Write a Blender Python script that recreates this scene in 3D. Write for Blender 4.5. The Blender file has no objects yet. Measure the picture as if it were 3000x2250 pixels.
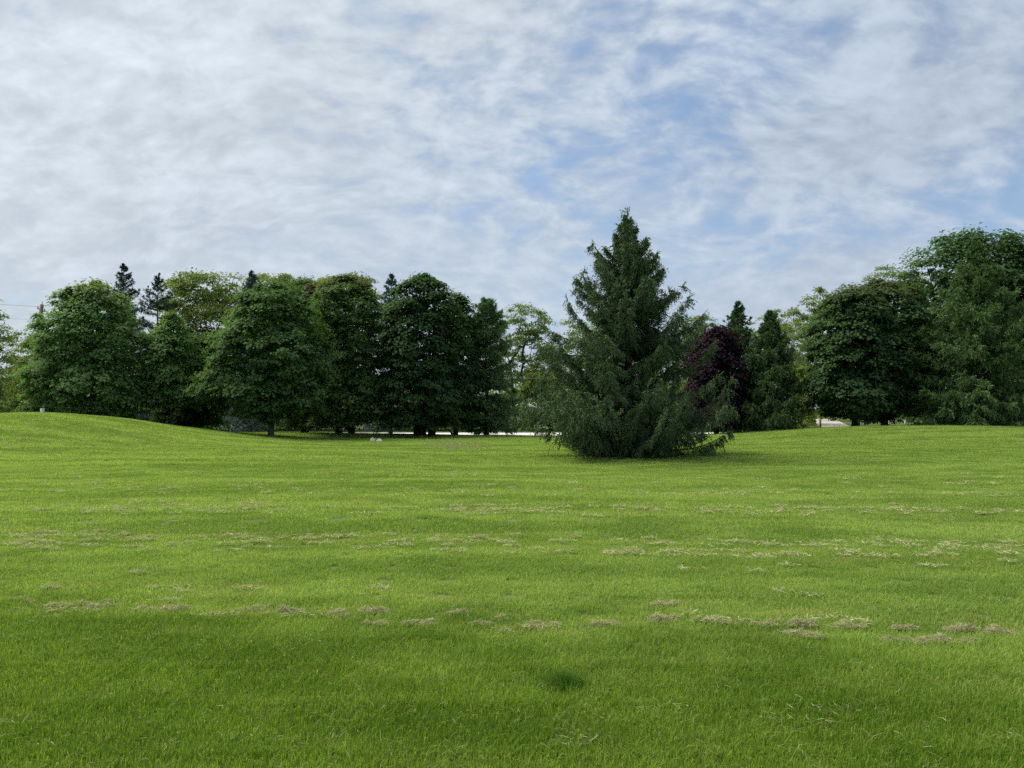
import bpy, math
import numpy as np
from mathutils import Vector, Matrix, Euler

S = bpy.context.scene
C = S.collection
PI = math.pi
F = 2249.0                       # focal length in pixels of the 3000 px wide photograph
EYE = 1.6
PITCH = math.atan(75 / F)

# ---------------------------------------------------------------- camera
cam_d = bpy.data.cameras.new('camera')
cam = bpy.data.objects.new('camera', cam_d)
C.objects.link(cam)
cam.location = (0, 0, EYE)
cam.rotation_euler = (PI / 2 + PITCH, 0, 0)
cam_d.sensor_width = 36.0
cam_d.lens = 36.0 * F / 3000
cam_d.clip_start = 0.05
cam_d.clip_end = 5000
S.camera = cam

def ray(px, py):
    x, u = (px - 1500) / F, (1125 - py) / F
    c, s = math.cos(PITCH), math.sin(PITCH)
    return np.array((x, c - u * s, s + u * c))

def at(px, py, Y):
    r = ray(px, py)
    return r * (Y / r[1]) + np.array((0, 0, EYE))

# ---------------------------------------------------------------- node helper
class NT:
    def __init__(s, tree):
        s.t = tree; s.n = tree.nodes; s.l = tree.links
    def new(s, kind, ins=None, **props):
        n = s.n.new(kind)
        for k, v in props.items(): setattr(n, k, v)
        for k, v in (ins or {}).items(): s.put(n.inputs[k], v)
        return n
    def put(s, sock, v):
        if hasattr(v, 'is_output'): s.l.new(v, sock)
        else: sock.default_value = v
    def m(s, op, a, b=0.0, c=0.0, clamp=False):
        n = s.new('ShaderNodeMath', operation=op, use_clamp=clamp)
        for i, v in enumerate((a, b, c)): s.put(n.inputs[i], v)
        return n.outputs[0]
    def vm(s, op, a, b=(0, 0, 0)):
        n = s.new('ShaderNodeVectorMath', operation=op)
        s.put(n.inputs[0], a); s.put(n.inputs[1], b)
        return n.outputs['Value'] if op == 'DOT_PRODUCT' else n.outputs[0]
    def noise(s, vec, scale, detail=4, rough=0.55, dist=0.0, out='Fac'):
        n = s.new('ShaderNodeTexNoise', {'Scale': scale, 'Detail': detail, 'Roughness': rough, 'Distortion': dist})
        s.put(n.inputs['Vector'], vec)
        return n.outputs[out]
    def mix(s, f, a, b, blend='MIX'):
        n = s.new('ShaderNodeMix', data_type='RGBA', blend_type=blend)
        s.put(n.inputs[0], f)
        for i, v in ((6, a), (7, b)):
            s.put(n.inputs[i], v if hasattr(v, 'is_output') else (*v, 1.0))
        return n.outputs[2]
    def step(s, v, a, b):
        n = s.new('ShaderNodeMapRange', {'From Min': a, 'From Max': b}, interpolation_type='SMOOTHSTEP', clamp=True)
        s.put(n.inputs['Value'], v)
        return n.outputs[0]
    def attr(s, name):
        return s.new('ShaderNodeAttribute', attribute_name=name).outputs['Fac']

# ---------------------------------------------------------------- sky
SUN_EL, SUN_AZ = math.radians(55), math.radians(-62)     # azimuth from +Y, negative is left
sun_dir = np.array((math.sin(SUN_AZ) * math.cos(SUN_EL), math.cos(SUN_AZ) * math.cos(SUN_EL), math.sin(SUN_EL)))
W = bpy.data.worlds.new('World'); S.world = W; W.use_nodes = True
w = NT(W.node_tree); w.n.clear()
sky = w.new('ShaderNodeTexSky', sky_type='NISHITA', sun_disc=False, sun_elevation=SUN_EL, sun_rotation=SUN_AZ,
            altitude=200, air_density=1.0, dust_density=1.5, ozone_density=1.0)
d = w.new('ShaderNodeTexCoord').outputs['Generated']
sep = w.new('ShaderNodeSeparateXYZ', {'Vector': d})
dz = w.m('MAXIMUM', sep.outputs[2], 0.0)
k = w.m('DIVIDE', 1.0, w.m('ADD', dz, 0.48))
uv = w.new('ShaderNodeCombineXYZ', {'X': w.m('MULTIPLY', sep.outputs[0], k), 'Y': w.m('MULTIPLY', sep.outputs[1], k), 'Z': 0.0}).outputs[0]
def rot_uv(a, sx, sy, off=(0, 0, 0)):
    n = w.new('ShaderNodeMapping', {'Rotation': (0, 0, a), 'Scale': (sx, sy, 1), 'Location': off}, vector_type='POINT')
    w.l.new(uv, n.inputs['Vector']); return n.outputs[0]
warp = w.vm('SCALE', w.vm('SUBTRACT', w.noise(rot_uv(0, 1, 1, (3, 1, 0)), 2.2, 3, out='Color'), (0.5, 0.5, 0.5)))
warp.node.inputs['Scale'].default_value = 0.22
def uvw(a, sx, sy, off=(0, 0, 0)): return w.vm('ADD', rot_uv(a, sx, sy, off), warp)
big = w.noise(uvw(0.25, 0.8, 1.2, (5.2, 1.7, 0)), 2.0, 4, 0.5)
mid = w.noise(uvw(-0.35, 1.0, 1.25, (2.2, 7.1, 0)), 12.0, 5, 0.56)
fine = w.noise(uvw(0.2, 1.0, 1.5, (9.0, 3.3, 0)), 22.0, 4, 0.55)
streak = w.noise(uvw(0.22, 0.55, 1.5, (1.0, 4.0, 0)), 5.0, 5, 0.55)
def blob(px, py, width):
    v = ray(px, py); v = v / np.linalg.norm(v)
    dt = w.vm('DOT_PRODUCT', d, tuple(v))
    return w.m('EXPONENT', w.m('MULTIPLY', w.m('SUBTRACT', dt, 1.0), 1.0 / (width * width)))
def blobs(lst):
    acc = None
    for px, py, wd, amt in lst:
        b = w.m('MULTIPLY', blob(px, py, wd), amt)
        acc = b if acc is None else w.m('ADD', acc, b)
    return acc
gaps = blobs([(2150, 170, 0.10, 0.050), (2420, 130, 0.09, 0.040), (1960, 400, 0.08, 0.040), (1650, 490, 0.05, 0.03),
              (2450, 690, 0.06, 0.11), (2700, 640, 0.055, 0.12), (2960, 600, 0.055, 0.14), (2230, 760, 0.05, 0.08), (2050, 640, 0.05, 0.04),
              (1000, 60, 0.10, 0.05), (1450, 640, 0.06, 0.05), (1600, 900, 0.05, 0.07)])
banks = blobs([(2500, 830, 0.045, 0.20), (2750, 760, 0.04, 0.12), (2250, 880, 0.05, 0.12), (2600, 470, 0.08, 0.08), (2800, 330, 0.10, 0.09), (300, 700, 0.25, 0.10), (150, 300, 0.25, 0.05), (2300, 500, 0.07, 0.06), (1300, 250, 0.2, 0.06)])
dens = w.m('ADD', w.m('ADD', w.m('MULTIPLY', big, 0.26), w.m('MULTIPLY', mid, 0.50)),
           w.m('ADD', w.m('MULTIPLY', streak, 0.20), w.m('MULTIPLY', fine, 0.20)))
dens = w.m('ADD', w.m('SUBTRACT', dens, gaps), banks)
cover = w.m('ADD', 0.27, w.m('MULTIPLY', w.step(dens, 0.42, 0.67), 0.66))
tosun = w.m('MAXIMUM', w.vm('DOT_PRODUCT', d, tuple(sun_dir)), 0.0)
glow = w.m('POWER', tosun, 2.2)
lum = w.m('ADD', w.m('MULTIPLY', w.step(w.m('ADD', w.m('MULTIPLY', mid, 0.62), w.m('MULTIPLY', streak, 0.38)), 0.38, 0.66), 0.22), w.m('MULTIPLY', w.step(fine, 0.35, 0.7), 0.12))
lum = w.m('ADD', 0.79, lum)
lum = w.m('MULTIPLY', lum, w.m('ADD', 0.90, w.m('MULTIPLY', glow, 0.34)))
ccol = w.mix(w.m('MULTIPLY', glow, 2.2, clamp=True), (0.545, 0.625, 0.745), (0.63, 0.69, 0.74))
cloud = w.vm('SCALE', ccol); w.put(cloud.node.inputs['Scale'], w.m('MULTIPLY', lum, 6.2))
nish = w.vm('MULTIPLY', sky.outputs[0], (0.60, 0.745, 0.84))
col = w.mix(cover, nish, cloud)
haze = w.m('MULTIPLY', w.m('POWER', w.m('SUBTRACT', 1.0, w.m('MINIMUM', w.m('MULTIPLY', dz, 2.6), 1.0)), 2.0), 0.68)
hz = w.vm('SCALE', w.mix(w.m('MULTIPLY', glow, 2.2, clamp=True), (0.55, 0.63, 0.75), (0.63, 0.69, 0.74))); hz.node.inputs['Scale'].default_value = 5.7
col = w.mix(haze, col, hz)
bg = w.new('ShaderNodeBackground', {'Color': col, 'Strength': 0.05})
wo = w.new('ShaderNodeOutputWorld', {'Surface': bg.outputs[0]})

# ---------------------------------------------------------------- sun
sl = bpy.data.lights.new('sun', 'SUN'); sl.energy = 1.5; sl.angle = math.radians(38); sl.color = (1.0, 0.95, 0.86)
so = bpy.data.objects.new('sun', sl); C.objects.link(so)
so.rotation_euler = Vector(sun_dir).to_track_quat('Z', 'Y').to_euler()

S.view_settings.view_transform = 'Standard'
S.view_settings.look = 'None'
S.view_settings.gamma = 1.0
S.view_settings.use_curve_mapping = False
S.view_settings.exposure = 1.80
S.cycles.max_bounces = 6
S.cycles.diffuse_bounces = 3
S.cycles.transmission_bounces = 4
S.cycles.glossy_bounces = 2
S.cycles.use_denoising = False
S.cycles.use_adaptive_sampling = True
S.cycles.adaptive_threshold = 0.02

# ---------------------------------------------------------------- mesh helpers
def make_mesh(name, V, faces, attrs=None, mats=(), smooth=False, midx=None):
    """faces: list of (n,k) index arrays; attrs: name -> per-face float array in the same order"""
    me = bpy.data.meshes.new(name)
    V = np.asarray(V, np.float32)
    faces = [np.asarray(f, np.int32) for f in faces if len(f)]
    me.vertices.add(len(V)); me.vertices.foreach_set('co', V.ravel())
    li = np.concatenate([f.ravel() for f in faces])
    tot = np.concatenate([np.full(len(f), f.shape[1], np.int32) for f in faces])
    st = np.concatenate(([0], np.cumsum(tot)[:-1])).astype(np.int32)
    me.loops.add(len(li)); me.loops.foreach_set('vertex_index', li)
    me.polygons.add(len(tot)); me.polygons.foreach_set('loop_start', st); me.polygons.foreach_set('loop_total', tot)
    if smooth: me.polygons.foreach_set('use_smooth', np.ones(len(tot), bool))
    if midx is not None: me.polygons.foreach_set('material_index', np.asarray(midx, np.int32))
    for m_ in mats: me.materials.append(m_)
    for k_, a in (attrs or {}).items():
        at_ = me.attributes.new(k_, 'FLOAT', 'FACE'); at_.data.foreach_set('value', np.asarray(a, np.float32))
    me.update(calc_edges=True)
    return me

def link(name, me, parent=None, loc=None):
    o = bpy.data.objects.new(name, me); C.objects.link(o)
    if parent: o.parent = parent
    if loc is not None: o.location = loc
    return o

def tag(o, label=None, cat=None, group=None, kind=None):
    for k_, v in (('label', label), ('category', cat), ('group', group), ('kind', kind)):
        if v: o[k_] = v
    return o

class Build:
    """collects quads, triangles and tubes into one mesh"""
    def __init__(s): s.V = []; s.Q = []; s.T = []; s.n = 0
    def verts(s, a):
        a = np.asarray(a, float); i = s.n; s.V.append(a); s.n += len(a); return i
    def tube(s, pts, rad, sides=6, cap=True):
        pts = np.asarray(pts, float); rad = np.broadcast_to(np.asarray(rad, float), (len(pts),))
        tg = np.gradient(pts, axis=0); tg /= np.linalg.norm(tg, axis=1)[:, None] + 1e-9
        ref = np.array((1.0, 0, 0)) if abs(tg[0, 0]) < 0.8 else np.array((0, 1.0, 0))
        a = np.cross(tg, ref); a /= np.linalg.norm(a, axis=1)[:, None] + 1e-9
        b = np.cross(tg, a)
        th = np.linspace(0, 2 * PI, sides, endpoint=False)
        ring = pts[:, None] + rad[:, None, None] * (np.cos(th)[None, :, None] * a[:, None] + np.sin(th)[None, :, None] * b[:, None])
        i0 = s.verts(ring.reshape(-1, 3))
        m_ = len(pts)
        ii = np.arange(m_ - 1)[:, None] * sides; j = np.arange(sides)[None]; j2 = (j + 1) % sides
        s.Q.append(np.stack((ii + j, ii + j2, ii + sides + j2, ii + sides + j), -1).reshape(-1, 4) + i0)
        if cap:
            c = s.verts(pts[-1:]); base = i0 + (m_ - 1) * sides
            jj = np.arange(sides); s.T.append(np.stack((base + jj, base + (jj + 1) % sides, np.full(sides, c)), -1))
    def box(s, x0, x1, y0, y1, z0, z1):
        i = s.verts([(x0, y0, z0), (x1, y0, z0), (x1, y1, z0), (x0, y1, z0), (x0, y0, z1), (x1, y0, z1), (x1, y1, z1), (x0, y1, z1)])
        s.Q.append(np.array([(0, 3, 2, 1), (4, 5, 6, 7), (0, 1, 5, 4), (1, 2, 6, 5), (2, 3, 7, 6), (3, 0, 4, 7)]) + i)
    def quads(s, a):
        i = s.verts(a); k_ = len(a) // 4; s.Q.append(np.arange(k_ * 4).reshape(-1, 4) + i)
    def mesh(s, name, mat, smooth=True):
        Q = np.concatenate(s.Q) if s.Q else np.zeros((0, 4), int)
        T = np.concatenate(s.T) if s.T else np.zeros((0, 3), int)
        return make_mesh(name, np.concatenate(s.V), [Q, T], mats=(mat,), smooth=smooth)

def norm(a): return a / (np.linalg.norm(a, axis=-1, keepdims=True) + 1e-9)

# ---------------------------------------------------------------- materials
def new_mat(name):
    m_ = bpy.data.materials.new(name); m_.use_nodes = True
    t = NT(m_.node_tree); t.n.clear()
    return m_, t

def leaf_mat(name, ca, cb, red=None, trans=0.36, rough=0.7, spec=0.06, tcol=(1.25, 1.40, 0.6)):
    m_, t = new_mat(name)
    pos = t.new('ShaderNodeNewGeometry').outputs['Position']
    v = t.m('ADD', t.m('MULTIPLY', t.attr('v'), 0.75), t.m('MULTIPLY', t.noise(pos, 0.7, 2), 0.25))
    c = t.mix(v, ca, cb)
    if red: c = t.mix(t.attr('r'), c, red)
    p = t.new('ShaderNodeBsdfPrincipled', {'Base Color': c, 'Roughness': rough, 'Specular IOR Level': spec})
    tr = t.new('ShaderNodeBsdfTranslucent', {'Color': t.mix(1.0, c, tcol, 'MULTIPLY')})
    ms = t.new('ShaderNodeMixShader', {0: trans, 1: p.outputs[0], 2: tr.outputs[0]})
    t.new('ShaderNodeOutputMaterial', {'Surface': ms.outputs[0]})
    return m_

def plain_mat(name, ca, cb, scale=6.0, rough=0.85, bump=0.0, stretch=(1, 1, 1), spec=0.25, detail=6):
    m_, t = new_mat(name)
    pos = t.new('ShaderNodeTexCoord').outputs['Object']
    mp = t.new('ShaderNodeMapping', {'Vector': pos, 'Scale': stretch}).outputs[0]
    n = t.noise(mp, scale, detail, 0.6)
    c = t.mix(t.step(n, 0.3, 0.7), ca, cb)
    p = t.new('ShaderNodeBsdfPrincipled', {'Base Color': c, 'Roughness': rough, 'Specular IOR Level': spec})
    if bump:
        b = t.new('ShaderNodeBump', {'Strength': bump, 'Distance': 0.02, 'Height': n})
        t.l.new(b.outputs[0], p.inputs['Normal'])
    t.new('ShaderNodeOutputMaterial', {'Surface': p.outputs[0]})
    return m_

def lawn_colour(t):
    """turf colour from the place on the ground: mown bands, lusher and drier patches, faded clippings"""
    pos = t.new('ShaderNodeNewGeometry').outputs['Position']
    def mp(sx, sy): return t.new('ShaderNodeMapping', {'Vector': pos, 'Scale': (sx, sy, 0.0)}).outputs[0]
    sp = t.new('ShaderNodeSeparateXYZ', {'Vector': pos})
    row = t.m('ADD', sp.outputs[1], t.m('ADD', t.m('MULTIPLY', sp.outputs[0], 0.16), t.m('MULTIPLY', t.noise(mp(0.25, 0.25), 1.0, 3), 1.6)))
    band = t.m('ADD', 0.5, t.m('MULTIPLY', t.m('SINE', t.m('MULTIPLY', row, 2 * PI / 3.05)), 0.5))
    n1 = t.noise(mp(0.10, 0.55), 1.0, 4, 0.6)
    n2 = t.noise(mp(1.0, 1.6), 0.9, 5, 0.6)
    n3 = t.noise(mp(0.9, 4.0), 1.1, 5, 0.65)
    n4 = t.noise(mp(4, 7), 1.0, 4, 0.6)
    g = t.mix(t.step(t.m('ADD', t.m('MULTIPLY', n1, 0.55), t.m('MULTIPLY', n2, 0.45)), 0.39, 0.61), (0.178, 0.290, 0.056), (0.314, 0.440, 0.114))
    g = t.mix(t.m('MULTIPLY', t.step(n4, 0.45, 0.72), 0.35), g, (0.265, 0.320, 0.090))
    uncut = t.m('SUBTRACT', 1.0, t.step(t.m('ADD', t.m('ADD', sp.outputs[1], t.m('MULTIPLY', sp.outputs[0], 0.16)), t.m('MULTIPLY', n2, 2.4)), 5.3, 8.2))
    g = t.mix(uncut, g, t.mix(1.0, g, (0.64, 0.72, 0.36), 'MULTIPLY'))
    straw = t.m('MULTIPLY', t.step(n3, 0.50, 0.68), t.m('ADD', 0.12, t.m('MULTIPLY', t.m('MULTIPLY', t.step(band, 0.55, 0.95), t.m('SUBTRACT', 1.0, uncut)), 0.60)))
    g = t.mix(straw, g, (0.40, 0.40, 0.16))
    # a lusher dark tuft a few metres out
    q = at(1650, 2000, 3.0); q = ray(1655, 2005); q = q * (-EYE / q[2])
    dx = t.m('MULTIPLY', t.m('SUBTRACT', sp.outputs[0], float(q[0])), 1 / 0.20)
    dy = t.m('MULTIPLY', t.m('SUBTRACT', sp.outputs[1], float(q[1])), 1 / 0.16)
    tuft = t.m('EXPONENT', t.m('MULTIPLY', t.m('ADD', t.m('MULTIPLY', dx, dx), t.m('MULTIPLY', dy, dy)), -1.0))
    g = t.mix(t.m('MULTIPLY', tuft, 0.3), g, (0.050, 0.120, 0.018))
    return g

def lawn_blade_mat():
    m_, t = new_mat('grass blade')
    g = lawn_colour(t)
    v = t.attr('v')
    g = t.mix(t.step(v, 0.0, 0.9), t.mix(1.0, g, (0.74, 0.77, 0.68), 'MULTIPLY'), t.mix(1.0, g, (1.48, 1.37, 1.42), 'MULTIPLY'))
    g = t.mix(t.step(v, 0.90, 0.96), g, (0.40, 0.38, 0.16))
    p = t.new('ShaderNodeBsdfPrincipled', {'Base Color': g, 'Roughness': 0.6, 'Specular IOR Level': 0.15})
    tr = t.new('ShaderNodeBsdfTranslucent', {'Color': t.mix(1.0, g, (1.2, 1.25, 0.6), 'MULTIPLY')})
    ms = t.new('ShaderNodeMixShader', {0: 0.45, 1: p.outputs[0], 2: tr.outputs[0]})
    t.new('ShaderNodeOutputMaterial', {'Surface': ms.outputs[0]})
    return m_

def ground_mat():
    m_, t = new_mat('turf')
    pos = t.new('ShaderNodeNewGeometry').outputs['Position']
    g = lawn_colour(t)
    n = t.noise(pos, 9.0, 8, 0.7)
    sp = t.new('ShaderNodeSeparateXYZ', {'Vector': pos})
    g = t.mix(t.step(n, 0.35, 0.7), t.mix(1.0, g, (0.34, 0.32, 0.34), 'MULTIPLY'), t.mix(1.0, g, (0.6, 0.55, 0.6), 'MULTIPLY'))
    verge = t.mix(t.noise(pos, 0.8, 6), (0.045, 0.075, 0.02), (0.12, 0.15, 0.05))
    g = t.mix(t.step(t.m('ADD', sp.outputs[1], t.m('MULTIPLY', n, 2.0)), 60.8, 62.5), g, verge)
    b = t.new('ShaderNodeBump', {'Strength': 0.8, 'Distance': 0.05, 'Height': n})
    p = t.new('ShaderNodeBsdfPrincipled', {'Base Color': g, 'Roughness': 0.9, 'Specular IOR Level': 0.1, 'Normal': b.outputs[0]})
    t.new('ShaderNodeOutputMaterial', {'Surface': p.outputs[0]})
    return m_

M_maple = leaf_mat('maple leaf', (0.050, 0.112, 0.044), (0.150, 0.240, 0.072), red=(0.16, 0.062, 0.042))
M_maple_dark = leaf_mat('dark maple leaf', (0.034, 0.078, 0.036), (0.104, 0.174, 0.058), red=(0.13, 0.07, 0.045))
M_maple_fresh = leaf_mat('fresh leaf', (0.080, 0.160, 0.058), (0.205, 0.315, 0.098), red=(0.23, 0.26, 0.09))
M_locust = leaf_mat('locust leaf', (0.112, 0.162, 0.042), (0.225, 0.280, 0.085), red=(0.22, 0.15, 0.07), trans=0.4)
M_pale = leaf_mat('pale leaf', (0.115, 0.168, 0.060), (0.225, 0.285, 0.112), trans=0.4)
M_yellow = leaf_mat('yellow green leaf', (0.14, 0.19, 0.04), (0.25, 0.30, 0.07), trans=0.4)
M_purple = leaf_mat('purple leaf', (0.020, 0.013, 0.020), (0.043, 0.021, 0.030), trans=0.2, tcol=(1.6, 0.5, 0.6))
M_brush = leaf_mat('brush leaf', (0.026, 0.055, 0.022), (0.070, 0.115, 0.040))
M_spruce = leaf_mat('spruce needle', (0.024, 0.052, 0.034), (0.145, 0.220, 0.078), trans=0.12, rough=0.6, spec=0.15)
M_spruce_far = leaf_mat('dark spruce needle', (0.030, 0.056, 0.046), (0.085, 0.125, 0.100), trans=0.1)
M_spruce_blue = leaf_mat('blue spruce needle', (0.055, 0.095, 0.092), (0.14, 0.20, 0.19), trans=0.1)
M_spruce_bright = leaf_mat('bright spruce needle', (0.036, 0.075, 0.034), (0.125, 0.195, 0.066), trans=0.15)  # lighter green needles of the bushy, light-tipped spruce
M_fir = leaf_mat('fir needle', (0.048, 0.096, 0.040), (0.165, 0.255, 0.085), trans=0.15)
M_pine = leaf_mat('pine needle', (0.078, 0.138, 0.066), (0.185, 0.275, 0.120), trans=0.15)
M_bark = plain_mat('bark', (0.060, 0.052, 0.042), (0.17, 0.15, 0.125), 9, 0.95, 0.8, (1, 1, 0.25))
M_bark_dark = plain_mat('dark bark', (0.022, 0.019, 0.017), (0.065, 0.056, 0.048), 9, 0.95, 0.8, (1, 1, 0.25))

# ---------------------------------------------------------------- ground
def sm(a, b, t):
    t = np.clip((t - a) / (b - a), 0, 1); return t * t * (3 - 2 * t)

def ground(x, y):
    x = np.asarray(x, float); y = np.asarray(y, float)
    h = -0.22 * sm(28, 53, y)
    u = x + 23.0
    h = h + 1.49 * np.exp(-(np.maximum(u, 0) / 6.9) ** 2 - (np.minimum(u, 0) / 30.) ** 2) * np.exp(-((y - 37) / 9.5) ** 2)
    h = h + 0.16 * np.exp(-((x + 17) / 5.) ** 2 - ((y - 47) / 6.) ** 2)
    v = x - 21.5
    h = h + 0.82 * np.exp(-(np.minimum(v, 0) / 10.5) ** 2 - (np.maximum(v, 0) / 19.) ** 2) * np.exp(-((y - 42) / 9.) ** 2)
    h = h + 0.20 * np.exp(-((x + 10) / 8.) ** 2 - ((y - 51) / 2.0) ** 2)
    h = h + 0.5 * sm(62, 95, y) * sm(5, 30, x)
    und = 0.05 * np.sin(x * 0.31 + y * 0.17) + 0.03 * np.sin(x * 0.13 - y * 0.42 + 1.0) + 0.015 * np.sin(x * 1.1 + y * 0.9)
    return h + und * sm(5, 14, y) * (1 - sm(45, 52, y))

def axis(segs):
    out = []
    for a, b, st in segs: out.append(np.arange(a, b, st))
    return np.concatenate(out + [np.array([segs[-1][1]])])

def sheet(xs, ys, lift=0.0):
    X, Y = np.meshgrid(xs, ys)
    V = np.stack((X, Y, ground(X, Y) + lift), -1).reshape(-1, 3)
    nx, ny = len(xs), len(ys)
    i = np.arange(ny - 1)[:, None] * nx + np.arange(nx - 1)[None]
    return V, np.stack((i, i + 1, i + nx + 1, i + nx), -1).reshape(-1, 4)

xs = axis([(-1500, -200, 100), (-200, -60, 10), (-60, 60, 1.2), (60, 200, 10), (200, 1500, 100)])
ys = axis([(-300, -20, 20), (-20, 0, 2), (0, 70, 0.8), (70, 120, 2), (120, 300, 10), (300, 2500, 100)])
V, Fq = sheet(xs, ys)
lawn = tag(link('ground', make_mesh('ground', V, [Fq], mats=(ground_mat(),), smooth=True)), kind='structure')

M_road = plain_mat('pale concrete', (0.62, 0.60, 0.55), (0.76, 0.74, 0.69), 1.2, 0.9, 0.2, (0.3, 1, 1))
M_drive = plain_mat('gravel', (0.34, 0.30, 0.24), (0.56, 0.51, 0.43), 1.6, 0.95, 0.4)
ry = np.linspace(53.6, 60.4, 9)
V, Fq = sheet(np.linspace(-140, 140, 141), ry, 0.006)
road = tag(link('road', make_mesh('road', V, [Fq], mats=(M_road,), smooth=True)), kind='structure')
# gravel drive that climbs away between the trees on the right
dc = np.array([(27.0, 60.4), (28.0, 63), (29.2, 67), (31.5, 75), (36.0, 88), (40.2, 100), (43.0, 118), (42.0, 140)])
tt = np.linspace(0, len(dc) - 1, 60); cx = np.interp(tt, np.arange(len(dc)), dc[:, 0]); cy = np.interp(tt, np.arange(len(dc)), dc[:, 1])
tg = norm(np.stack((np.gradient(cx), np.gradient(cy)), -1)); nr = np.stack((tg[:, 1], -tg[:, 0]), -1)
cols = np.linspace(-1, 1, 7)
P = np.stack((cx, cy), -1)[:, None] + nr[:, None] * (cols * 1.45)[None, :, None]
V = np.concatenate((P, (ground(P[..., 0], P[..., 1]) + 0.012)[..., None]), -1).reshape(-1, 3)
i = np.arange(59)[:, None] * 7 + np.arange(6)[None]
tag(link('gravel_path', make_mesh('gravel_path', V, [np.stack((i, i + 1, i + 8, i + 7), -1).reshape(-1, 4)], mats=(M_drive,), smooth=True)), kind='structure')

# ---------------------------------------------------------------- trees
def leaves(cen, nrm, dirn, size, fold=0.12, wid=0.45):
    """one folded kite per leaf -> verts (4n,3)"""
    nrm = norm(nrm); dirn = norm(dirn - nrm * np.sum(dirn * nrm, 1, keepdims=True)); side = np.cross(nrm, dirn)
    s_ = size[:, None]
    a = cen - dirn * s_ * 0.5
    b = cen + side * s_ * wid + nrm * s_ * fold - dirn * s_ * 0.05
    c = cen + dirn * s_ * 0.55 - nrm * s_ * 0.15
    e = cen - side * s_ * wid + nrm * s_ * fold - dirn * s_ * 0.05
    return np.stack((a, b, c, e), 1).reshape(-1, 3)

def leaf_mesh(name, cen, nrm, dirn, size, v, r, mat, **k_):
    V_ = leaves(cen, nrm, dirn, size, **k_)
    return make_mesh(name, V_, [np.arange(len(V_)).reshape(-1, 4)], {'v': v, 'r': r}, (mat,))

def prof_fn(prof):
    z = np.array([p[0] for p in prof]); r = np.array([p[1] for p in prof]); o = np.argsort(z); z, r = z[o], r[o]
    return lambda q: np.interp(q, z, r, left=0.0, right=0.0), z[0], z[-1]

def skeleton(rng, stems, targets, step=0.55, sides=5, r_tip=0.012, r_base=0.16):
    """tree of branches: every target joins the nearest earlier node; radii by the pipe model"""
    nodes = []; par = []; plen = []
    for st in stems:
        prev = -1
        for p in st:
            nodes.append(np.array(p, float)); par.append(prev if prev >= 0 else (-1 if not nodes[:-1] else -1))
            plen.append(0 if prev < 0 else plen[prev] + np.linalg.norm(nodes[-1] - nodes[prev])); prev = len(nodes) - 1
    N0 = len(nodes)
    base = nodes[0]
    order = np.argsort(np.linalg.norm(targets - base - np.array((0, 0, 1.0)), axis=1))
    for ti in order:
        tgt = targets[ti]
        A = np.array(nodes); dv = tgt - A; ds = np.linalg.norm(dv, axis=1)
        cost = ds * (1.0 + 0.5 * np.clip(-dv[:, 2] / (ds + 1e-6), 0, 1)) + 0.28 * np.array(plen)
        j = int(np.argmin(cost)); L = ds[j]; k_ = max(1, int(L / step))
        prev = j; p0 = A[j]
        for q in range(1, k_ + 1):
            f = q / k_
            p = p0 + (tgt - p0) * f + np.array((0, 0, 0.10 * L * math.sin(PI * f))) + (rng.normal(0, 0.04 * step, 3) if q < k_ else 0)
            nodes.append(p); par.append(prev); plen.append(plen[prev] + L / k_); prev = len(nodes) - 1
    n = len(nodes); cnt = np.zeros(n); child = np.zeros(n, int)
    for i_ in range(n):
        if par[i_] >= 0: child[par[i_]] += 1
    cnt[child == 0] = 1
    for i_ in range(n - 1, -1, -1):
        if par[i_] >= 0: cnt[par[i_]] += cnt[i_]
    rad = r_tip * cnt ** 0.5
    sc = r_base / max(rad[0], 1e-6)
    rad = np.maximum(r_tip, rad * np.where(rad > r_tip * 1.5, sc, 1.0)) if sc < 1 else np.maximum(r_tip, r_tip + (rad - r_tip) * sc)
    B = Build(); A = np.array(nodes)
    for i_ in range(n):
        p = par[i_]
        if p >= 0: B.tube(np.stack((A[p], A[i_])), (rad[p] if p < N0 or cnt[p] < 2 * cnt[i_] else rad[i_] * 1.1, rad[i_]), sides, cap=child[i_] == 0)
    return B, A

def wander(rng, p0, p1, k_, amp):
    f = np.linspace(0, 1, k_)[:, None]
    p = np.asarray(p0) + (np.asarray(p1) - np.asarray(p0)) * f
    return p + np.cumsum(rng.normal(0, amp, (k_, 3)), 0) * np.array((1, 1, 0)) * (f > 0)

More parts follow.
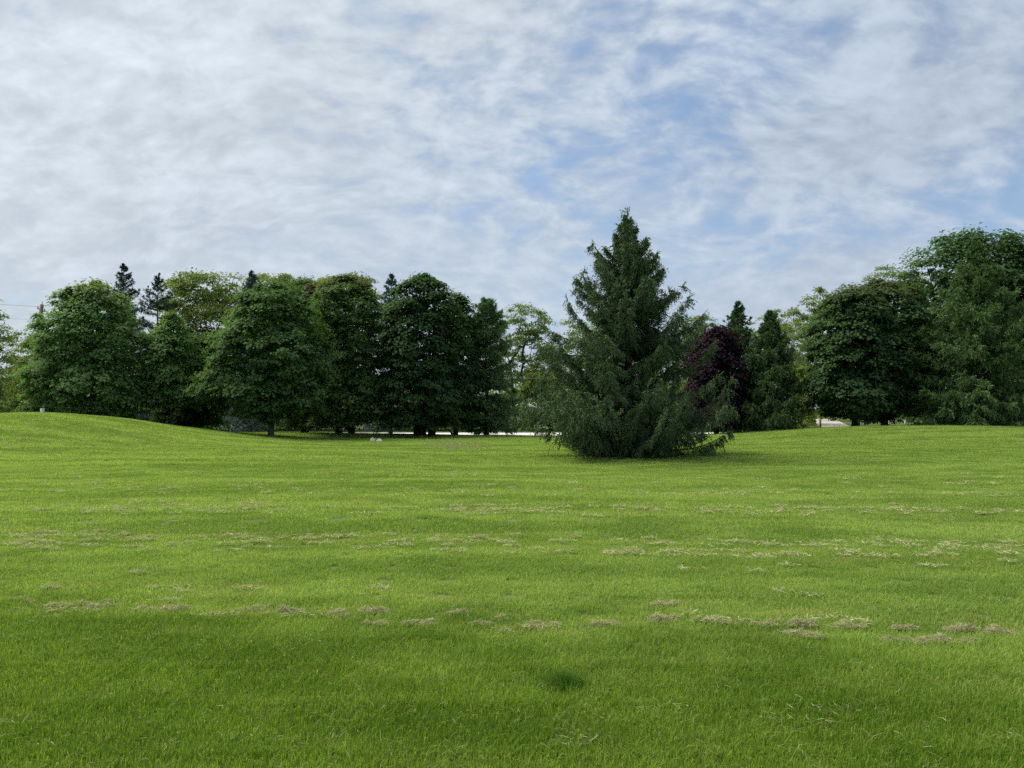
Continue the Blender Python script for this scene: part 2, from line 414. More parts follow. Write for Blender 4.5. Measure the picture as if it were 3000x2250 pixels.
def broadleaf(name, label, cat, px, Y, prof_px, mat, seed, n_clump=330, per=75, leaf=0.19, clump=0.58, flat=0.42, shell=0.64,
              trunk_r=0.16, bark=None, stems=((0, 0),), fork=0.0, red=None, lobes=0.14, fill=1900, group=None, droop=0.5, scatter=0.28, top_red=0.0, limb_n=70, sink=0.1, wid=0.45, lean=0.0):
    rng = np.random.default_rng(seed)
    x0 = (px - 1500) / F * Y; z0 = float(ground(x0, Y))
    prof = [(at(px, py, Y)[2] - z0, hw / F * Y) for py, hw in prof_px]
    R, zl, zh = prof_fn([(prof[0][0] + 0.05, 0.05)] + prof + [(prof[-1][0] - 0.15, 0.05)])
    root = bpy.data.objects.new(name, None); C.objects.link(root); root.location = (x0, Y, z0 - sink)
    tag(root, label, cat, group)
    # clump centres
    zz = np.linspace(zl, zh, 200); cum = np.cumsum(R(zz) + 0.12); cum /= cum[-1]
    z = np.interp(rng.random(n_clump), cum, zz)
    a = rng.random(n_clump) * 2 * PI
    a = np.where((np.sin(a) > 0.35) & (rng.random(n_clump) < 0.45), -a, a)
    ph = rng.random(6) * 6.28
    lob = 1 + lobes * (np.sin(3 * a + ph[0] + z * 0.8) * 0.6 + np.sin(5 * a + ph[1] - z * 1.3) * 0.5 + np.sin(2 * z + ph[2] + a) * 0.5)
    rho = np.where(rng.random(n_clump) < shell, 1 - 0.16 * rng.random(n_clump), 0.1 + 0.75 * rng.random(n_clump) ** 0.7)
    rr = R(z) * lob * rho
    rr = np.maximum(rr - clump * 0.35, rr * 0.4)
    cen = np.stack((np.cos(a) * rr, np.sin(a) * rr, z), 1)
    zc = zl + 0.35 * (zh - zl)
    out = norm(np.stack((np.cos(a) * rr, np.sin(a) * rr, (z - zc) * 0.7), 1) + rng.normal(0, 0.1, (n_clump, 3)))
    oh = norm(out * np.array((1, 1, 0.0)) + 1e-4); tn = np.stack((-oh[:, 1], oh[:, 0], np.zeros(n_clump)), 1)
    per = int(per * 1.42); leaf = leaf * 0.86
    cs = clump * (0.55 + 0.95 * rng.random(n_clump) ** 1.3); cv = rng.random(n_clump)
    # leaves
    idx = np.repeat(np.arange(n_clump), per); n = len(idx)
    g = rng.normal(0, 1, (n, 3)); g = norm(g) * (rng.random((n, 1)) ** 0.42)
    g[:, 2] = np.where(g[:, 2] < -0.1, g[:, 2] * 0.45, g[:, 2])
    cR = cs[idx][:, None]
    q = cen[idx] + (oh[idx] * g[:, :1] * 1.05 + tn[idx] * g[:, 1:2]) * cR
    q[:, 2] += g[:, 2] * cs[idx] * flat - droop * cs[idx] * np.maximum(g[:, 0], -0.3) ** 2 * np.sign(g[:, 0] + 0.3)
    q += rng.normal(0, 0.06, (n, 3))
    nrm_ = np.array((0, 0, 1.0)) * 1.05 + out[idx] * 0.38 + (oh[idx] * g[:, :1] + tn[idx] * g[:, 1:2]) * 0.5 + rng.normal(0, scatter, (n, 3))
    dirn = oh[idx] * (0.6 + g[:, :1]) + tn[idx] * g[:, 1:2] + np.array((0, 0, -0.55)) + rng.normal(0, 0.35, (n, 3))
    size = leaf * (0.6 + 0.8 * rng.random(n))
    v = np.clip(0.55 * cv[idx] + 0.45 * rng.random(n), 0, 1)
    r = np.zeros(n)
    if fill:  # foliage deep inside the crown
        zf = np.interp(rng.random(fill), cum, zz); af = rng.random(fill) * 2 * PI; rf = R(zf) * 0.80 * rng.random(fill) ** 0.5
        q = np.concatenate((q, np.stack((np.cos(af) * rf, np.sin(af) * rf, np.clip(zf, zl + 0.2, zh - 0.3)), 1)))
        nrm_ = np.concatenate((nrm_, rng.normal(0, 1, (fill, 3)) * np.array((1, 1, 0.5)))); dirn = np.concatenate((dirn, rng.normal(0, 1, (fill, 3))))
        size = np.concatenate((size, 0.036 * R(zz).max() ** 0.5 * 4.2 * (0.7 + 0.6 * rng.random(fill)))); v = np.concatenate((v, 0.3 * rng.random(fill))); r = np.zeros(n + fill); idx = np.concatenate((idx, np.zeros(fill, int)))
    if red:
        for (rpx, rpy, rad_, amt) in red:
            c_ = at(rpx, rpy, Y - 1.5) - np.array((x0, Y, z0))
            d_ = np.hypot(cen[idx][:, 0] - c_[0], cen[idx][:, 2] - c_[2])
            r = np.maximum(r, amt * (d_ < rad_) * (cen[idx][:, 1] < 0.5 + rad_) * (0.4 + 0.6 * rng.random(len(idx))) * (np.arange(len(idx)) < n))
    if top_red: r = np.maximum(r, top_red * sm(zh - 0.24 * (zh - zl), zh, q[:, 2]) * rng.random(len(q)) ** 0.5)
    q[:, 2] = np.maximum(q[:, 2], 0.15)
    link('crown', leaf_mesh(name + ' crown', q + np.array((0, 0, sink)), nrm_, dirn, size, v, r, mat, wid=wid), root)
    # wood
    sts = []
    hz = zl + 0.62 * (zh - zl) if not fork else zl + fork * (zh - zl)
    for (sx, lx) in stems:
        sts.append(wander(rng, (sx, 0, 0), (sx * 0.5 + lx, rng.normal(0, 0.1), hz + sink), 8, 0.03))
    pick = rng.permutation(n_clump)[:limb_n]
    B, A = skeleton(rng, sts, cen[pick] + np.array((0, 0, sink)), r_base=trunk_r)
    for st in sts:  # root flare
        B.tube(np.stack((st[0] - (0, 0, 0.1), st[0] + (0, 0, 0.12), st[0] + (0, 0, 0.45), st[1])), (trunk_r * 1.5, trunk_r * 1.25, trunk_r * 1.04, trunk_r * 0.98), 9)
    link('trunk', B.mesh(name + ' trunk', bark or M_bark_dark), root)
    return root

def conifer(name, label, px, Y, prof_px, mat, seed, whorl=0.34, per_whorl=6, lat=16, shoots=4, nl=0.05, nw=0.014, n_lat=12, n_sh=7, droop=0.7,
            el=(0.70, 0.10, -0.12), sag=0.25, lift=0.22, trunk_r=0.16, base_py=None, group=None, irregular=0.25, lat_len=0.33, sh_len=0.26, cat='tree', bark=None, yaw=0.0, depth_scale=1.0, extra_tops=0, zmin=0.25, spread=0.5, inner=0.0, side=0.75, dmax=1.0):
    rng = np.random.default_rng(seed)
    x0 = (px - 1500) / F * Y; z0 = float(ground(x0, Y))
    R, zl, zh = prof_fn([(max(at(px, py, Y)[2] - z0, 0.0), hw / F * Y) for py, hw in prof_px])
    root = bpy.data.objects.new(name, None); C.objects.link(root); root.location = (x0, Y, z0 - 0.05)
    tag(root, label, cat, group)
    H = zh
    TV, Tv = [], []
    def emit(P0, D, L, dr, n, nl_, w_, va, vb):
        K = len(P0)
        if K == 0: return
        t = (np.arange(n)[None] + rng.random((K, n))) / n
        pos = P0[:, None] + D[:, None] * (L[:, None] * t)[..., None]
        pos[..., 2] -= (dr * L)[:, None] * t * t
        tg_ = np.repeat(D[:, None], n, 1).copy(); tg_[..., 2] -= 2 * dr[:, None] * t
        tg_ = norm(tg_)
        rd = norm(np.cross(tg_, rng.normal(0, 1, (K, n, 3))))
        nd = norm(tg_ * 1.0 + rd * spread)
        sd = norm(np.cross(nd, rng.normal(0, 1, (K, n, 3))))
        ln = nl_ * (0.7 + 0.6 * rng.random((K, n, 1)))
        tri = np.stack((pos + sd * w_ * 0.5, pos - sd * w_ * 0.5, pos + nd * ln), 2)
        TV.append(tri.reshape(-1, 3))
        va, vb = (q_[:, None] if hasattr(q_, 'shape') else q_ for q_ in (va, vb))
        vv = va * (1 - t) + vb * t
        Tv.append(np.clip(vv + rng.normal(0, 0.08, (K, n)), 0, 1).ravel())
    B = Build()
    B.tube([(0, 0, -0.1), (0, 0, 0.3), (0.02, 0, H * 0.3), (-0.02, 0.02, H * 0.65), (0, 0, H * 0.97)], (trunk_r * 1.4, trunk_r, trunk_r * 0.75, trunk_r * 0.38, 0.012), 7)
    br = []
    z = zl + zmin
    while z < H - 0.10:
        f = (z - zl) / (H - zl)
        nb = per_whorl if f < 0.85 else max(3, per_whorl - 2)
        a0 = rng.random() * 6.28
        for q in range(nb):
            big_ = 1.0 + irregular * rng.normal() * 0.6
            if rng.random() < 0.22: big_ *= 0.6
            br.append((z + rng.normal(0, whorl * 0.3), a0 + q * 2 * PI / nb + rng.normal(0, 0.3), np.clip(big_, 0.5, 1.12)))
        z += whorl * (1.0 - 0.45 * f) * (0.7 if f < 0.12 else 1.0)
    if inner:
        for q in range(int(inner)):
            zb = zl + (H - zl) * rng.random() ** 1.3 * 0.93
            br.append((zb, rng.random() * 6.28, 0.35 + 0.3 * rng.random()))
    for (zb, az, k0) in br:
        if yaw: az = PI - az
        zb = min(max(zb, 0.12), H - 0.06)
        f = (zb - zl) / (H - zl)
        e = np.interp(f, (0, 0.55, 1.0), (el[2], el[1], el[0])) + rng.normal(0, 0.09)
        sg = sag * (1 - 0.7 * f) * (0.7 + 0.6 * rng.random()) * min(1.0, 0.35 + 0.5 * zb); lf = lift * (0.6 + 0.8 * rng.random())
        if zb < 0.5: k0 *= 0.88
        L = k0 * R(zb)
        for _ in range(6):
            L = k0 * R(min(zb + L / max(math.cos(e), 0.5) * (math.sin(e) - sg + lf), H))
        L = max(L, 0.06)
        Lh = L / max(math.cos(e), 0.5)
        s_ = np.linspace(0, 1, 9)
        hd = np.array((math.cos(az), math.sin(az) * depth_scale, 0.0))
        bend = rng.normal(0, 0.12)
        sdv = np.array((-math.sin(az), math.cos(az), 0.0))
        def path(q):
            return (np.array((0, 0, zb)) + hd * (Lh * math.cos(e) * q)[:, None] + sdv * (L * bend * q * q)[:, None]
                    + np.array((0, 0, 1.0)) * (Lh * (math.sin(e) * q - sg * q ** 2 + lf * q ** 3))[:, None])
        pts = path(s_); pts[:, 2] = np.maximum(pts[:, 2], 0.10 + 0.05 * rng.random())
        B.tube(pts, np.linspace(0.012 + 0.011 * L, 0.004, 9), 4)
        # laterals on both sides
        nlt = max(3, int(lat * (0.35 + 0.65 * min(dmax, L / 2.0))))
        q = np.sort(0.14 + 0.86 * rng.random(nlt * 2) ** 0.85)
        p = path(q); tgq = norm(path(np.minimum(q + 0.02, 1.02)) - path(q - 0.02))
        sgn = np.where(rng.random(nlt * 2) < 0.5, 1.0, -1.0)[:, None]
        D = norm(tgq * 0.6 + sdv * sgn * (side + 0.2 * rng.random((nlt * 2, 1))) + np.array((0, 0, 0.10)) + rng.normal(0, 0.12, (nlt * 2, 3)))
        ll = (lat_len * L * (1.10 - q) ** 0.6 + 0.12 * min(1.0, 0.3 + L) + 0.09 * L * rng.random(nlt * 2)) * (0.7 + 0.5 * rng.random(nlt * 2))
        dr = droop * (0.5 + 0.7 * rng.random(nlt * 2)) * (1 - 0.55 * f)
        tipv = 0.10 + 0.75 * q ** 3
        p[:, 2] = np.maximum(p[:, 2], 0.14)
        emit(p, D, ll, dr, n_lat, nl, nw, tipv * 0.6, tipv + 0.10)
        # shoots hanging from the laterals
        K = nlt * 2
        tt_ = 0.15 + 0.85 * rng.random((K, shoots))
        ps = p[:, None] + D[:, None] * (ll[:, None] * tt_)[..., None]; ps[..., 2] -= (dr * ll)[:, None] * tt_ ** 2
        ds = D[:, None] * 0.45 + rng.normal(0, 0.22 + 0.15 * f, (K, shoots, 3)); ds[..., 2] -= (0.15 + 1.1 * droop) * (1 - 0.6 * f)
        ds = norm(ds.reshape(-1, 3)); ps = ps.reshape(-1, 3); ps[:, 2] = np.maximum(ps[:, 2], 0.10)
        sl_ = sh_len * (0.5 + 0.8 * rng.random(K * shoots)) * (0.30 + 0.70 * min(1.0, L / 1.4))
        sl_ = np.minimum(sl_, np.maximum(ps[:, 2] * 0.9, 0.05))
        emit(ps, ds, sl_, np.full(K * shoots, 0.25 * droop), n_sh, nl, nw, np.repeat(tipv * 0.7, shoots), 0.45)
        # upright new growth at the branch end
        k_ = 5
        pe = path(np.full(k_, 0.97) + 0.03 * rng.random(k_)); pe[:, 2] = np.maximum(pe[:, 2], 0.15)
        de = norm(tgq[-1][None] + rng.normal(0, 0.35, (k_, 3)))
        emit(pe, de, np.full(k_, 0.10 + 0.06 * L), np.full(k_, 0.0), max(6, n_sh), nl, nw, 0.55, 0.8)
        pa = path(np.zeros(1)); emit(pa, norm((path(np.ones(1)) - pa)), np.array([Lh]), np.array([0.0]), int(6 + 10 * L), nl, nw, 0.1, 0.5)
    # leaders
    tops = [(0, 0, H * 0.9, 0, 0, 1.0)]
    for q in range(extra_tops):
        aa = rng.random() * 6.28
        tops.append((math.cos(aa) * 0.1, math.sin(aa) * 0.1, H * (0.90 + 0.03 * rng.random()), math.cos(aa) * 0.12, math.sin(aa) * 0.12, 0.55))
    for (tx, ty, tz, ddx, ddy, ls) in tops:
        p0 = np.array((tx, ty, tz)); dd = norm(np.array((ddx, ddy, 1.0))); L = (H - H * 0.9) * ls
        B.tube(np.stack((p0 - dd * 0.3, p0 + dd * L)), (0.016, 0.006), 4)
        emit(p0[None], dd[None], np.array([L]), np.array([0.0]), 30, nl, nw, 0.4, 0.6)
        for q in range(9):
            h_ = L * (0.15 + 0.85 * q / 9); aa = rng.random() * 6.28
            de = norm(np.array((math.cos(aa), math.sin(aa), 0.55 + 0.3 * rng.random())))
            l2 = 0.10 + 0.24 * (1 - q / 9) * min(1, L / 0.6)
            pb = p0 + dd * h_
            B.tube(np.stack((pb, pb + de * l2)), (0.008, 0.004), 3)
            emit(pb[None], de[None], np.array([l2]), np.array([-0.1]), 16, nl * 0.8, nw, 0.4, 0.6)
    TV = np.concatenate(TV); Tv = np.concatenate(Tv)
    TV[:, 2] = np.maximum(TV[:, 2], 0.06)
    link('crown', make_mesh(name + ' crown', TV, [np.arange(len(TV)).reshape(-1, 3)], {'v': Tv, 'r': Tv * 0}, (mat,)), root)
    link('trunk', B.mesh(name + ' trunk', bark or M_bark_dark), root)
    return root

# the big spruce standing alone on the lawn
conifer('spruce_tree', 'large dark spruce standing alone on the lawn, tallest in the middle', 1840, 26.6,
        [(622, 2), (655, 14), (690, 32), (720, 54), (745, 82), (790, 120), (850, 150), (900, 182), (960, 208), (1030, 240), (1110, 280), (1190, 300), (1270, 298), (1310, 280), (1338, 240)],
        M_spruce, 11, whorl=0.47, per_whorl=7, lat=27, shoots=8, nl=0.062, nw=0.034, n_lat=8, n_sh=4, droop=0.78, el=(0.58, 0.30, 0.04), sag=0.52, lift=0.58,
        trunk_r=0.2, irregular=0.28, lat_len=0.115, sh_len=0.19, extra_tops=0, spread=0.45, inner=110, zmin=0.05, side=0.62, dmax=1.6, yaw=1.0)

mp = dict(mat=M_maple, leaf=0.19)
broadleaf('maple_tree', 'broad fresh green maple on the far left, behind the grassy mound', 'tree', 270, 45,
          [(826, 26), (858, 88), (930, 135), (1030, 170), (1130, 190), (1200, 178), (1240, 130)], M_maple_fresh, 21, n_clump=480, per=66, leaf=0.18, trunk_r=0.2, top_red=0.8)
broadleaf('maple_tree', 'small light green maple with a thin bare trunk beside the grassy mound', 'tree', 505, 46,
          [(922, 15), (975, 62), (1060, 98), (1140, 105), (1195, 70)], M_maple_fresh, 22, n_clump=190, per=70, leaf=0.17, trunk_r=0.085, bark=M_bark)
broadleaf('maple_tree', 'low dark tree with forked black trunk right of the thin trunked maple', 'tree', 572, 50,
          [(985, 25), (1060, 75), (1150, 100), (1245, 96)], M_maple_dark, 23, n_clump=190, per=70, trunk_r=0.2, stems=((-0.1, -0.3), (0.25, 0.9)))
broadleaf('maple_tree', 'round maple with grey trunk standing on the lawn in front of the tree row', 'tree', 795, 45,
          [(828, 30), (858, 90), (925, 138), (1010, 172), (1090, 190), (1160, 186), (1208, 135), (1226, 80)], M_maple, 24, n_clump=430, per=76, leaf=0.18, trunk_r=0.165, bark=M_bark,
          red=[(945, 890, 0.75, 0.9), (925, 862, 0.5, 0.7)])
broadleaf('maple_tree', 'maple filling the row just behind the grey trunked maple', 'tree', 890, 54,
          [(818, 25), (850, 70), (950, 110), (1100, 118), (1245, 100)], M_maple, 25, n_clump=230, per=70, trunk_r=0.17, red=[(948, 885, 0.9, 1.0), (925, 850, 0.6, 0.8)])
broadleaf('maple_tree', 'tall maple with reddish top in the middle of the left tree row', 'tree', 1015, 51,
          [(814, 35), (848, 98), (930, 122), (1030, 128), (1120, 142), (1195, 140), (1242, 105)], M_maple, 26, n_clump=420, per=70, trunk_r=0.2, top_red=0.3, stems=((-0.5, -0.6), (0.35, 0.5)))
broadleaf('maple_tree', 'darkest dense maple with several black trunks at the right of the row', 'tree', 1235, 50,
          [(806, 25), (838, 74), (900, 112), (1000, 126), (1100, 132), (1195, 130), (1246, 100)], M_maple_dark, 27, n_clump=400, per=76, trunk_r=0.2, stems=((-0.3, -0.3), (0.08, 0.1), (0.65, 0.6)))
broadleaf('maple_tree', 'dark maple sloping down at the right end of the left tree row', 'tree', 1335, 53,
          [(868, 18), (905, 52), (1000, 84), (1100, 98), (1245, 96)], M_maple_dark, 28, n_clump=230, per=72, trunk_r=0.16)
conifer('pine_tree', 'soft feathery green pine ending the left tree row', 1425, 54,
        [(880, 8), (905, 34), (950, 54), (1010, 68), (1080, 80), (1180, 88), (1262, 84)], M_pine, 29, whorl=0.55, per_whorl=6, lat=11, shoots=3, nl=0.20, nw=0.05, n_lat=8, n_sh=6, droop=0.25, el=(0.6, 0.25, 0.0), sag=0.1, lift=0.15, lat_len=0.3, sh_len=0.3)

# spruce tops rising behind the row
conifer('spruce_tree', 'dark spruce top rising behind the far left maple', 357, 62, [(772, 2), (815, 22), (865, 42), (960, 66), (1100, 100), (1260, 120)], M_spruce_far, 31,
        whorl=0.5, per_whorl=6, lat=9, shoots=3, nl=0.12, nw=0.045, n_lat=6, n_sh=4, droop=0.3, el=(0.55, 0.15, -0.1), sag=0.12, lift=0.25, lat_len=0.2, sh_len=0.2, irregular=0.3)
conifer('spruce_tree', 'dark tiered spruce top beside the yellow green trees', 458, 60, [(802, 2), (850, 30), (900, 46), (960, 58), (1100, 90), (1260, 110)], M_spruce_far, 32,
        whorl=0.72, per_whorl=6, lat=9, shoots=3, nl=0.12, nw=0.045, n_lat=6, n_sh=4, droop=0.3, el=(0.5, 0.12, -0.1), sag=0.12, lift=0.25, lat_len=0.2, sh_len=0.2, irregular=0.35, extra_tops=1)
conifer('spruce_tree', 'blue grey spruce tip poking above the round maple', 733, 58, [(790, 2), (835, 20), (880, 34), (980, 55), (1100, 80), (1260, 100)], M_spruce_blue, 33,
        whorl=0.45, per_whorl=6, lat=8, shoots=3, nl=0.12, nw=0.045, n_lat=6, n_sh=4, droop=0.2, el=(0.6, 0.2, -0.1), sag=0.12, lift=0.3)
conifer('spruce_tree', 'small blue green spruce tip left of the darkest maple', 1145, 56, [(802, 2), (840, 18), (880, 30), (980, 50), (1100, 70), (1260, 90)], M_spruce_blue, 34,
        whorl=0.5, per_whorl=6, lat=7, shoots=3, nl=0.12, nw=0.045, n_lat=5, n_sh=4, droop=0.2, el=(0.6, 0.2, -0.1), sag=0.12, lift=0.3)

# pale trees across the road
lo = dict(fill=900, leaf=0.27, clump=0.95, flat=0.42, shell=0.62, lobes=0.25, scatter=0.6, wid=0.28, bark=M_bark)
broadleaf('locust_tree', 'tall yellow green tree behind the row, left of the blue spruce tip', 'tree', 605, 70, [(808, 70), (822, 112), (880, 134), (960, 138), (1080, 110), (1160, 60)], M_locust, 41, n_clump=330, per=62, trunk_r=0.2, limb_n=130, **lo)
broadleaf('locust_tree', 'yellow green treetop between the blue spruce tip and the reddish maple', 'tree', 815, 71, [(806, 60), (825, 95), (880, 115), (1000, 120), (1150, 60)], M_locust, 42, n_clump=260, per=62, trunk_r=0.2, limb_n=110, **lo)
broadleaf('locust_tree', 'yellow green treetop behind the reddish maple', 'tree', 1020, 71, [(812, 55), (832, 95), (890, 110), (1000, 110), (1150, 60)], M_locust, 43, n_clump=240, per=62, trunk_r=0.2, limb_n=110, top_red=0.3, **lo)
ai = dict(fill=0, leaf=0.22, clump=0.7, flat=0.4, shell=0.75, lobes=0.35, scatter=0.7, wid=0.3, bark=M_bark)
broadleaf('locust_tree', 'airy open tree with dark bare branches left of the big spruce', 'tree', 1528, 70, [(893, 25), (925, 78), (990, 98), (1060, 100), (1120, 80), (1150, 30)], M_pale, 44, n_clump=230, per=36,
          trunk_r=0.17, stems=((-0.5, -0.8), (0.15, 0.7)), fork=0.25, limb_n=170, **{**ai, 'bark': M_bark_dark, 'clump': 0.62})
broadleaf('locust_tree', 'pale leafy tree cut off by the left edge of the picture', 'tree', -35, 58, [(860, 12), (900, 42), (980, 52), (1100, 66), (1200, 60)], M_pale, 45, n_clump=130, per=45, trunk_r=0.15, limb_n=100, **ai)
broadleaf('willow_tree', 'thin pale tree full of sky gaps near the left edge', 'tree', 48, 76, [(972, 14), (1010, 50), (1090, 74), (1190, 74), (1225, 50)], M_pale, 46, n_clump=170, per=42, trunk_r=0.14, limb_n=130, **ai)
broadleaf('roadside_tree', 'light green tree between the leaning pole and the far left maple', 'tree', 112, 66, [(968, 14), (1020, 50), (1110, 72), (1205, 72)], M_locust, 47, n_clump=170, per=55, trunk_r=0.14, limb_n=80, **ai)
broadleaf('roadside_tree', 'mid green tree mostly hidden behind the far left maple', 'tree', 265, 60, [(905, 20), (950, 90), (1050, 140), (1200, 150)], M_maple, 57, n_clump=170, per=40, leaf=0.26, clump=0.85, trunk_r=0.2, limb_n=30)
broadleaf('roadside_tree', 'light green leafy shrub tree at the left foot of the big spruce', 'tree', 1612, 67, [(1010, 18), (1045, 55), (1120, 78), (1235, 88)], M_locust, 48, n_clump=180, per=48, trunk_r=0.12, limb_n=90, **ai)
broadleaf('roadside_tree', 'pale treetop showing just left of the big spruce', 'tree', 1722, 78, [(920, 20), (955, 65), (1050, 115), (1200, 125)], M_pale, 49, n_clump=230, per=50, trunk_r=0.18, limb_n=80, **ai)
broadleaf('roadside_tree', 'pale treetop showing just right of the big spruce', 'tree', 2050, 74, [(926, 25), (955, 62), (1050, 85), (1200, 90)], M_pale, 50, n_clump=200, per=60, trunk_r=0.18, limb_n=60, **ai)
broadleaf('roadside_tree', 'pale green wooded tree behind the two smaller spruces', 'tree', 2275, 82, [(915, 40), (945, 80), (1050, 100), (1180, 100)], M_pale, 51, n_clump=220, per=55, trunk_r=0.16, limb_n=90, **ai)
broadleaf('locust_tree', 'pale tree with curved grey trunk between spruces and right maple', 'tree', 2350, 74, [(908, 40), (945, 85), (1040, 92), (1130, 70)], M_pale, 52, n_clump=170, per=45, trunk_r=0.13, stems=((-0.2, 0.7),), fork=0.3, limb_n=130, **ai)
broadleaf('locust_tree', 'slender airy tree with sparse leaves beside the right maple', 'tree', 2402, 64, [(848, 18), (875, 46), (940, 58), (1010, 40)], M_pale, 53, n_clump=70, per=30, trunk_r=0.09, limb_n=70, fork=0.5, **{**ai, 'clump': 0.5})
broadleaf('roadside_bush', 'bright yellow green bush against the right dark maple', 'bush', 2352, 60, [(1075, 10), (1120, 32), (1190, 44), (1240, 46)], M_yellow, 54, n_clump=90, per=50, trunk_r=0.05, limb_n=30, **{**ai, 'clump': 0.5})
broadleaf('roadside_tree', 'pale treetop peeping over the right dark maple', 'tree', 2600, 72, [(783, 20), (812, 70), (870, 100), (1000, 105), (1150, 80)], M_pale, 55, n_clump=210, per=50, trunk_r=0.18, limb_n=80, **ai)
broadleaf('roadside_tree', 'light green tree filling the gap above the gravel path', 'tree', 2440, 92, [(1010, 30), (1050, 80), (1130, 100), (1215, 95)], M_locust, 56, n_clump=150, per=50, trunk_r=0.14, limb_n=50, **ai)

# right-hand group
broadleaf('purple_maple_tree', 'dark purple leaved maple right behind the big spruce', 'tree', 2098, 48, [(966, 28), (998, 70), (1060, 98), (1150, 108), (1248, 98)], M_purple, 61, n_clump=270, per=74, leaf=0.17, trunk_r=0.14)
conifer('spruce_tree', 'pointed dark spruce rising behind the purple maple', 2165, 54, [(886, 2), (930, 28), (990, 56), (1080, 80), (1260, 105)], M_spruce, 62,
        whorl=0.45, per_whorl=6, lat=9, shoots=3, nl=0.15, nw=0.06, n_lat=7, n_sh=5, droop=0.5, el=(0.6, 0.2, -0.1), sag=0.2, lift=0.3, irregular=0.3)
conifer('spruce_tree', 'bushy bright tipped spruce right of the purple maple', 2258, 46.5, [(914, 2), (965, 26), (1030, 60), (1110, 90), (1190, 110), (1268, 122)], M_spruce_bright, 63,
        whorl=0.42, per_whorl=7, lat=12, shoots=4, nl=0.13, nw=0.052, n_lat=8, n_sh=5, droop=0.55, el=(0.9, 0.4, 0.0), sag=0.25, lift=0.35, irregular=0.3)
broadleaf('maple_tree', 'wide dark maple with forked trunk above the gravel path', 'tree', 2505, 46, [(842, 28), (872, 86), (950, 124), (1050, 145), (1150, 152), (1205, 118), (1222, 70)], M_maple_dark, 64, n_clump=400, per=76, trunk_r=0.12,
          stems=((-0.1, -0.35), (0.1, 0.5)), top_red=0.4)
broadleaf('maple_tree', 'dark maple with single thick trunk left of the right conifer', 'tree', 2590, 47.5, [(824, 45), (860, 110), (930, 135), (1000, 142), (1140, 142), (1205, 110), (1222, 70)], M_maple_dark, 65, n_clump=330, per=76, trunk_r=0.2, top_red=0.45)
broadleaf('maple_tree', 'tallest maple crowning the group at the right edge', 'tree', 2850, 54, [(684, 40), (706, 115), (750, 175), (810, 205), (880, 215), (1000, 215), (1150, 200), (1235, 140)], M_maple_dark, 66, n_clump=640, per=56, leaf=0.25, clump=0.95, flat=0.5, trunk_r=0.25)
conifer('fir_tree', 'large soft green conifer in front of the tallest maple at right', 2868, 43.5, [(712, 2), (770, 38), (850, 86), (950, 124), (1050, 148), (1150, 166), (1256, 172)], M_fir, 67,
        whorl=0.42, per_whorl=7, lat=12, shoots=4, nl=0.13, nw=0.052, n_lat=8, n_sh=5, droop=0.6, el=(0.8, 0.25, -0.1), sag=0.3, lift=0.3, irregular=0.3, lat_len=0.26)
broadleaf('maple_tree', 'dark tree cut off by the right edge of the picture', 'tree', 3020, 50, [(768, 25), (830, 76), (950, 112), (1100, 122), (1240, 115)], M_maple_dark, 68, n_clump=250, per=72, trunk_r=0.18)

# ---------------------------------------------------------------- brush and far woods (one mass each)
def mass(name, label, mat, seed, n, xr, yr, hmin, hmax, per, leaf, clump):
    rng = np.random.default_rng(seed)
    x = rng.uniform(*xr, n); y = rng.uniform(*yr, n)
    keep = (x < 24.5) | (x > 34.0) if yr[0] < 80 else (x < 36) | (x > 48); x, y = x[keep], y[keep]; n = len(x)
    hgt = hmin + (hmax - hmin) * (0.5 + 0.5 * np.sin(x * 0.37 + 1.3 * np.sin(x * 0.11 + seed))) * rng.random(n) ** 0.7 + 0.1
    cen = np.stack((x, y, ground(x, y) + hgt * rng.random(n)), 1)
    idx = np.repeat(np.arange(n), per); k_ = len(idx)
    q = cen[idx] + rng.normal(0, clump, (k_, 3)) * np.array((1, 1, 0.6))
    q[:, 2] = np.maximum(q[:, 2], ground(q[:, 0], q[:, 1]) + 0.05)
    nr_ = rng.normal(0, 0.6, (k_, 3)) + np.array((0, -0.2, 0.8))
    v = 0.5 * rng.random(n)[idx] + 0.5 * rng.random(k_)
    o = link(name, leaf_mesh(name, q, nr_, rng.normal(0, 1, (k_, 3)), leaf * (0.6 + 0.8 * rng.random(k_)), v, v * 0, mat, wid=0.35))
    return tag(o, label, kind='stuff')
mass('undergrowth', 'dark tangled undergrowth along the far side of the pale road', M_brush, 71, 900, (-55, 62), (62.5, 68), 0.7, 3.4, 30, 0.28, 0.5)
mass('woods', 'pale green far woods closing the view behind the road', M_pale, 72, 1500, (-110, 110), (100, 125), 3.0, 8.0, 18, 0.9, 1.3)

